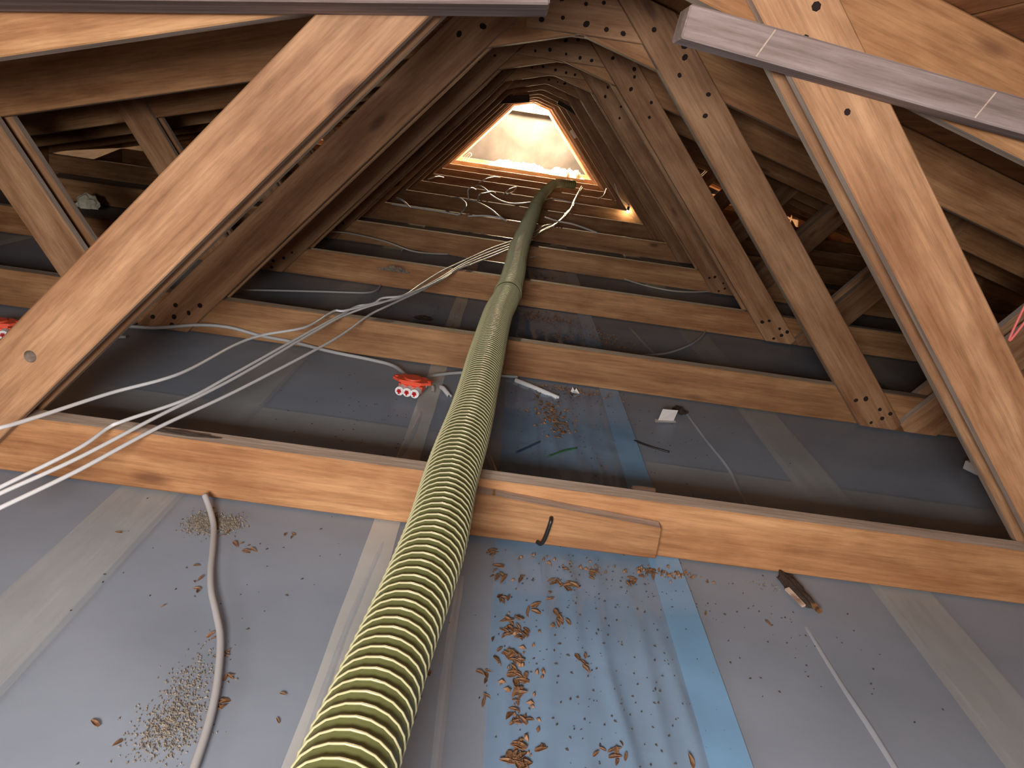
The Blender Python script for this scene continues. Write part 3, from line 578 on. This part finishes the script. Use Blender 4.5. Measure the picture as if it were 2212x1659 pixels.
for pts, nm in (([(-.035, -.01, 0), (.035, .012, 0), (.038, .03, 0), (-.03, .02, 0)], 'base_flap'), ([(-.022, .01, .0), (.030, .025, .0), (.038, .03, .034), (-.012, .022, .034)], 'upright_flap')):
    bm = bmesh.new(); a = [bm.verts.new((x, y, h+.004)) for x, y, h in pts]; b = [bm.verts.new((x, y-.001, h+.0052)) for x, y, h in pts]
    bm.faces.new(list(reversed(a))); bm.faces.new(b)
    for i in range(4): bm.faces.new((a[i], a[(i+1) % 4], b[(i+1) % 4], b[i]))
    link(nm, bm_done(bm, nm, M_CARD), c)
zw = ZB+.0045
cable('wire_offcut', [(.425, 2.08, zw), (.47, 2.05, zw), (.518, 2.029, zw)], .0026, M_BLACK, 'black wire offcut on the film right of the blue sheet', 'wire')
cable('wire_offcut', [(.087, 1.874, zw+.003), (.12, 1.92, zw+.004), (.149, 1.964, zw+.004)], .0024, M_BLUEW, 'dark blue wire offcut on the blue sheet', 'wire')
cable('wire_offcut', [(.172, 1.880, zw+.003), (.21, 1.922, zw+.004), (.250, 1.957, zw+.004)], .0022, M_GREENW, 'green wire offcut on the blue sheet', 'wire')
cable('wire_offcut', [(-1.215, 2.334, -0.119), (-1.1815, 2.349, -0.119), (-1.148, 2.364, -0.119)], .005, M_GREY, 'cut grey cable stub beside the nearest left web', 'wire')
cable('wire_offcut', [(-.0, 1.66, zw), (.005, 1.63, zw), (.01, 1.60, zw)], .0024, M_BLACK, 'short black wire stub close behind the nearest joist by the hose', 'wire')
cable('pink_string', [(.875, 1.30, .60), (.862, 1.30, .54), (.853, 1.30, .456), (.872, 1.30, .50), (.89, 1.30, .54)], .0022, M_PINK, 'thin pink string hanging by the nearest right web', 'string')

def chunk(name, loc, size, m, label, cat, seed, rz=0.0, sub=3, rough=.45):
    bm = bmesh.new(); bmesh.ops.create_icosphere(bm, subdivisions=sub, radius=1)
    for v in bm.verts:
        n = 1+rough*noise.noise(v.co*2.1+Vector((seed, 0, 0)))+rough*.6*noise.noise(v.co*5.3+Vector((0, seed, 0))); v.co = Vector((v.co.x*size[0]*n, v.co.y*size[1]*n, max(v.co.z*size[2]*n, -size[2]*.25)))
    return tag(link(name, bm_done(bm, name, m), None, loc, (0, 0, rz)), label, cat)
w = chunk('bark_piece', (.658, 1.375, ZB+.006), (.016, .060, .012), M_BARK, 'clump of dark rotten bark on the film under the nearest joist', 'bark', 2, math.radians(12))
scrap('wood_splinter', [(.634, 1.372, .0), (.641, 1.372, .004), (.657, 1.318, .002), (.650, 1.316, 0)], ZB+.006, .004, M_EDGE, 'pale wood splinter beside the dark rotten bark', 'splinter')
scrap('wood_splinter', [(.662, 1.345, .0), (.670, 1.347, .004), (.683, 1.30, .002), (.675, 1.298, 0)], ZB+.008, .005, M_HUSK, 'reddish brown splinter at the end of the dark rotten bark', 'splinter')
chunk('bark_piece', (-.602, TY(1)+.020, .003), (.060, .007, .004), M_BARK, 'thin dark strip of bark on top of the nearest joist', 'bark', 5, math.radians(1))
chunk('bark_piece', (.62, 2.395, ZB+.006), (.020, .03, .010), M_BARK, 'dark dirt clump at the foot of the second joist right of the hose', 'bark', 8)
chunk('wool_tuft', (-2.30, 4.35, -.075), (.06, .04, .06), M_WOOL, 'yellow tuft of glass wool deep under the left rafters', 'insulation', 3)
chunk('moss_clump', (-.30, 3.10, ZB+.008), (.035, .02, .010), M_BARK, 'dark mossy clump under the white cables', 'moss', 9)
chunk('foam_smear', (-.50, TY(3)-.004, -.042), (.055, .006, .014), M_SAW, 'dried beige foam smear on the face of the third joist', 'foam', 12, 0, 4, .9)
t = empty('carton', (1.506, 2.21, ZB), math.radians(25)); tag(t, 'small pale carton lying on the film by the nearest right web', 'carton')
bm = bmesh.new(); cube(bm, (.07, .05, .028), (0, 0, .020)); bmesh.ops.bevel(bm, geom=list(bm.edges), offset=.002, segments=1, affect='EDGES'); link('box_body', bm_done(bm, 'box_body', M_CARD), t)
bm = bmesh.new(); cube(bm, (.034, .001, .004), (-.008, -.0255, .026)); link('printed_stripe', bm_done(bm, 'printed_stripe', M_CROSS), t)

bm = bmesh.new(); cube(bm, (.035, .012, .11), (0, 0, 0), 0, -.72); bmesh.ops.bevel(bm, geom=list(bm.edges), offset=.003, segments=1, affect='EDGES')
tag(link('white_tag', bm_done(bm, 'white_tag', M_WPLAS), None, (0.627, 10.037, 0.624)), 'small white tag fixed on a far right web', 'tag')

# dry husks, each a small curled boat-shaped flake
def husk_mesh(seed):
    r = random.Random(seed); L = r.uniform(.008, .0115); W = L*r.uniform(.26, .42); H = L*r.uniform(.15, .35); V = []; Fc = []
    n = 5
    for i in range(n):
        u = i/(n-1); wd = W*math.sin(math.pi*(.12+.82*u))**.8*(1.15-u*.5)
        for j, (sx, sh) in enumerate(((-1, 1), (-.5, .25), (0, 0), (.5, .25), (1, 1))):
            V.append(((u-.5)*2*L, sx*wd, sh*H*math.sin(math.pi*u)*.9+.2*H*(u-.5)**2*4))
    for v in list(V): V.append((v[0], v[1], v[2]+.0009))
    m = n*5
    for i in range(n-1):
        for j in range(4):
            a = i*5+j; Fc.append((a, a+5, a+6, a+1)); Fc.append((a+m, a+1+m, a+6+m, a+5+m))
    for i in range(n-1):
        for j in (0, 4): a = i*5+j; Fc.append((a, a+5, a+5+m, a+m) if j == 4 else (a, a+m, a+5+m, a+5))
    return mesh_from('seed_husk', V, Fc, M_HUSK)
HM = [husk_mesh(i) for i in range(6)]
def floor_top(x, y): return zblue(x, y) if .05 < x < .43 else zf(x, y)
rh = random.Random(3)
for i, (x, y) in enumerate(HUSKS[:296]):
    if abs(((y-Y1) % DY)) < .06 or y > Y1-.03 and y < Y1: y -= .06
    o = link('seed_husk', HM[i % 6], None, (x, y, floor_top(x, y)+.0022), (rh.uniform(-.35, .35), rh.uniform(-.3, .3), rh.uniform(0, 6.28)))
    s = rh.uniform(.6, 1.1); o.scale = (s, s, s)
    if x < .03: o.scale = (s*.78, s*.78, s*.78)
    if .04 < x < .44: tag(o, 'dry brown seed husk lying on the blue plastic sheet', 'husk', 'dry husks on the blue sheet')
    else: tag(o, 'dry brown seed husk lying on the grey film', 'husk', 'dry husks on the grey film')
def scatter(name, spots, m, label, cat, smin, smax, flat=.5, seed=1):
    """many crumbs nobody could count, joined"""
    r = random.Random(seed); V = []; Fc = []
    for (x, y, n, sx, sy) in spots:
        for _ in range(n):
            px, py = x+r.gauss(0, sx), y+r.gauss(0, sy)
            u = ((py-Y1)/DY) % 1.0
            if u < .055: py += .065
            s = r.uniform(smin, smax); a = r.uniform(0, 6.28); l = r.uniform(1, 2.4); z = floor_top(px, py)+.0008; b = len(V)
            for dx, dy, dz in ((l, 0, 0), (0, 1, 0), (-l, 0, 0), (0, -1, 0), (0, 0, flat*2)):
                V.append((px+s*(dx*math.cos(a)-dy*math.sin(a)), py+s*(dx*math.sin(a)+dy*math.cos(a)), z+s*dz))
            for q in range(4): Fc.append((b+q, b+(q+1) % 4, b+4))
    return tag(link(name, mesh_from(name, V, Fc, m)), label, cat, kind='stuff')
scatter('dirt_specks', [(.22, 1.15, 150, .10, .16), (.25, .95, 90, .10, .12), (.30, 1.30, 90, .09, .06), (.60, 1.2, 60, .10, .12), (-.4, 1.2, 40, .15, .15), (.25, 2.1, 150, .11, .2), (.2, 2.4, 90, .12, .08), (.55, 2.2, 60, .12, .15), (-.3, 2.0, 90, .14, .2), (.3, 3.3, 260, .18, .12), (.45, 3.2, 110, .12, .1), (-.25, 3.25, 120, .12, .1), (-.5, 3.2, 50, .2, .12), (.2, 4.35, 180, .25, .1), (-.3, 4.3, 60, .2, .1), (.9, 3.3, 40, .2, .15)], M_DIRT, 'fine dark crumbs scattered over the plastic film', 'dirt', .0006, .0019, .5, 1)
scatter('husk_fragments', [(.19, 2.18, 90, .03, .07), (.16, 3.42, 90, .03, .05), (.25, 3.42, 70, .03, .04), (.45, 3.25, 90, .04, .06), (.52, 3.15, 60, .05, .05), (.24, 3.12, 50, .03, .03), (.28, 2.46, 80, .08, .02), (.23, 4.42, 50, .03, .04), (.22, 1.37, 30, .1, .012), (.40, 1.38, 50, .04, .012), (.10, 1.03, 50, .02, .12)], M_HUSK, 'small broken bits of brown husk in drifts on the film', 'husk bits', .0016, .0038, .8, 2)
scatter('sawdust', [(-.515, 1.345, 1500, .016, .018), (-.475, 1.355, 700, .014, .014), (-.372, .90, 500, .018, .05), (-.365, .83, 700, .022, .025), (.60, 1.39, 60, .03, .01)], M_SAW, 'grey brown sawdust in patches beside the thick grey cable', 'sawdust', .0005, .0015, .9, 3)

# ------------------------------------------------------------------ far end: insulation and lamps
def wool(name, x0, x1, y0, y1, h, z, label, seed):
    n, k = 48, 12; V = []; Fc = []
    for j in range(k+1):
        for i in range(n+1):
            u, v = i/n, j/k; e = min(1, 6*u, 6*(1-u))*math.sin(math.pi*v)**.5
            x = x0+(x1-x0)*u; y = y0+(y1-y0)*v
            V.append((x, y, z+h*e*(.65+.5*noise.noise((u*11+seed, v*3, 0))+.3*noise.noise((u*31, v*9, seed)))))
    Fc = [(j*(n+1)+i, j*(n+1)+i+1, (j+1)*(n+1)+i+1, (j+1)*(n+1)+i) for j in range(k) for i in range(n)]
    b = len(V); V += [(x0, y0, z-.002), (x1, y0, z-.002), (x1, y1, z-.002), (x0, y1, z-.002)]; Fc.append((b, b+3, b+2, b+1))
    return tag(link(name, mesh_from(name, V, Fc, M_WOOL, True)), label, 'insulation')
wool('insulation_batt', -.42, .50, 12.16, 12.72, .12, .0, 'pale glowing insulation batt laid over the far joists on the left', 1)
wool('insulation_batt', .503, 1.03, 12.05, 12.72, .13, .0, 'bright lumpy insulation piled by the hose end', 6)
def bulb(loc, watts, color, label, group=None, r=.028):
    """bare hanging bulb; its glowing glass is the light source"""
    t = empty('hanging_bulb', loc); tag(t, label, 'lamp', group)
    m = emitter('glowing_bulb_glass', color, watts/(math.pi*4*math.pi*r*r))
    bm = bmesh.new(); bmesh.ops.create_uvsphere(bm, u_segments=16, v_segments=10, radius=r)
    link('bulb', bm_done(bm, 'bulb', m, True), t)
    bm = bmesh.new(); cyl(bm, .013, .036, (0, 0, r+.016), 'Z', 14); link('socket', bm_done(bm, 'socket', M_BLACK), t)
    bm = bmesh.new(); cyl(bm, .003, .03, (0, 0, r+.048), 'Z', 6); link('cord', bm_done(bm, 'cord', M_BLACK), t)
    return t
t = bulb((1.135, 7.852, 0.002), 1.2, (1.0, .80, .5), 'small glowing bulb at the end of a cord by a far right web foot', None, .014)
cable('lamp_cord', [(1.135, 7.852, 0.062), (1.036, 7.852, 0.125), (0.956, 7.852, 0.248)], .004, M_WHITE, 'thin pale cord leading down to a small glowing bulb', 'cord')
bulb((0.15, 12.80, 0.90), P_END, (1.0, .78, .48), 'glaring bare bulb at the far end above the pale insulation')
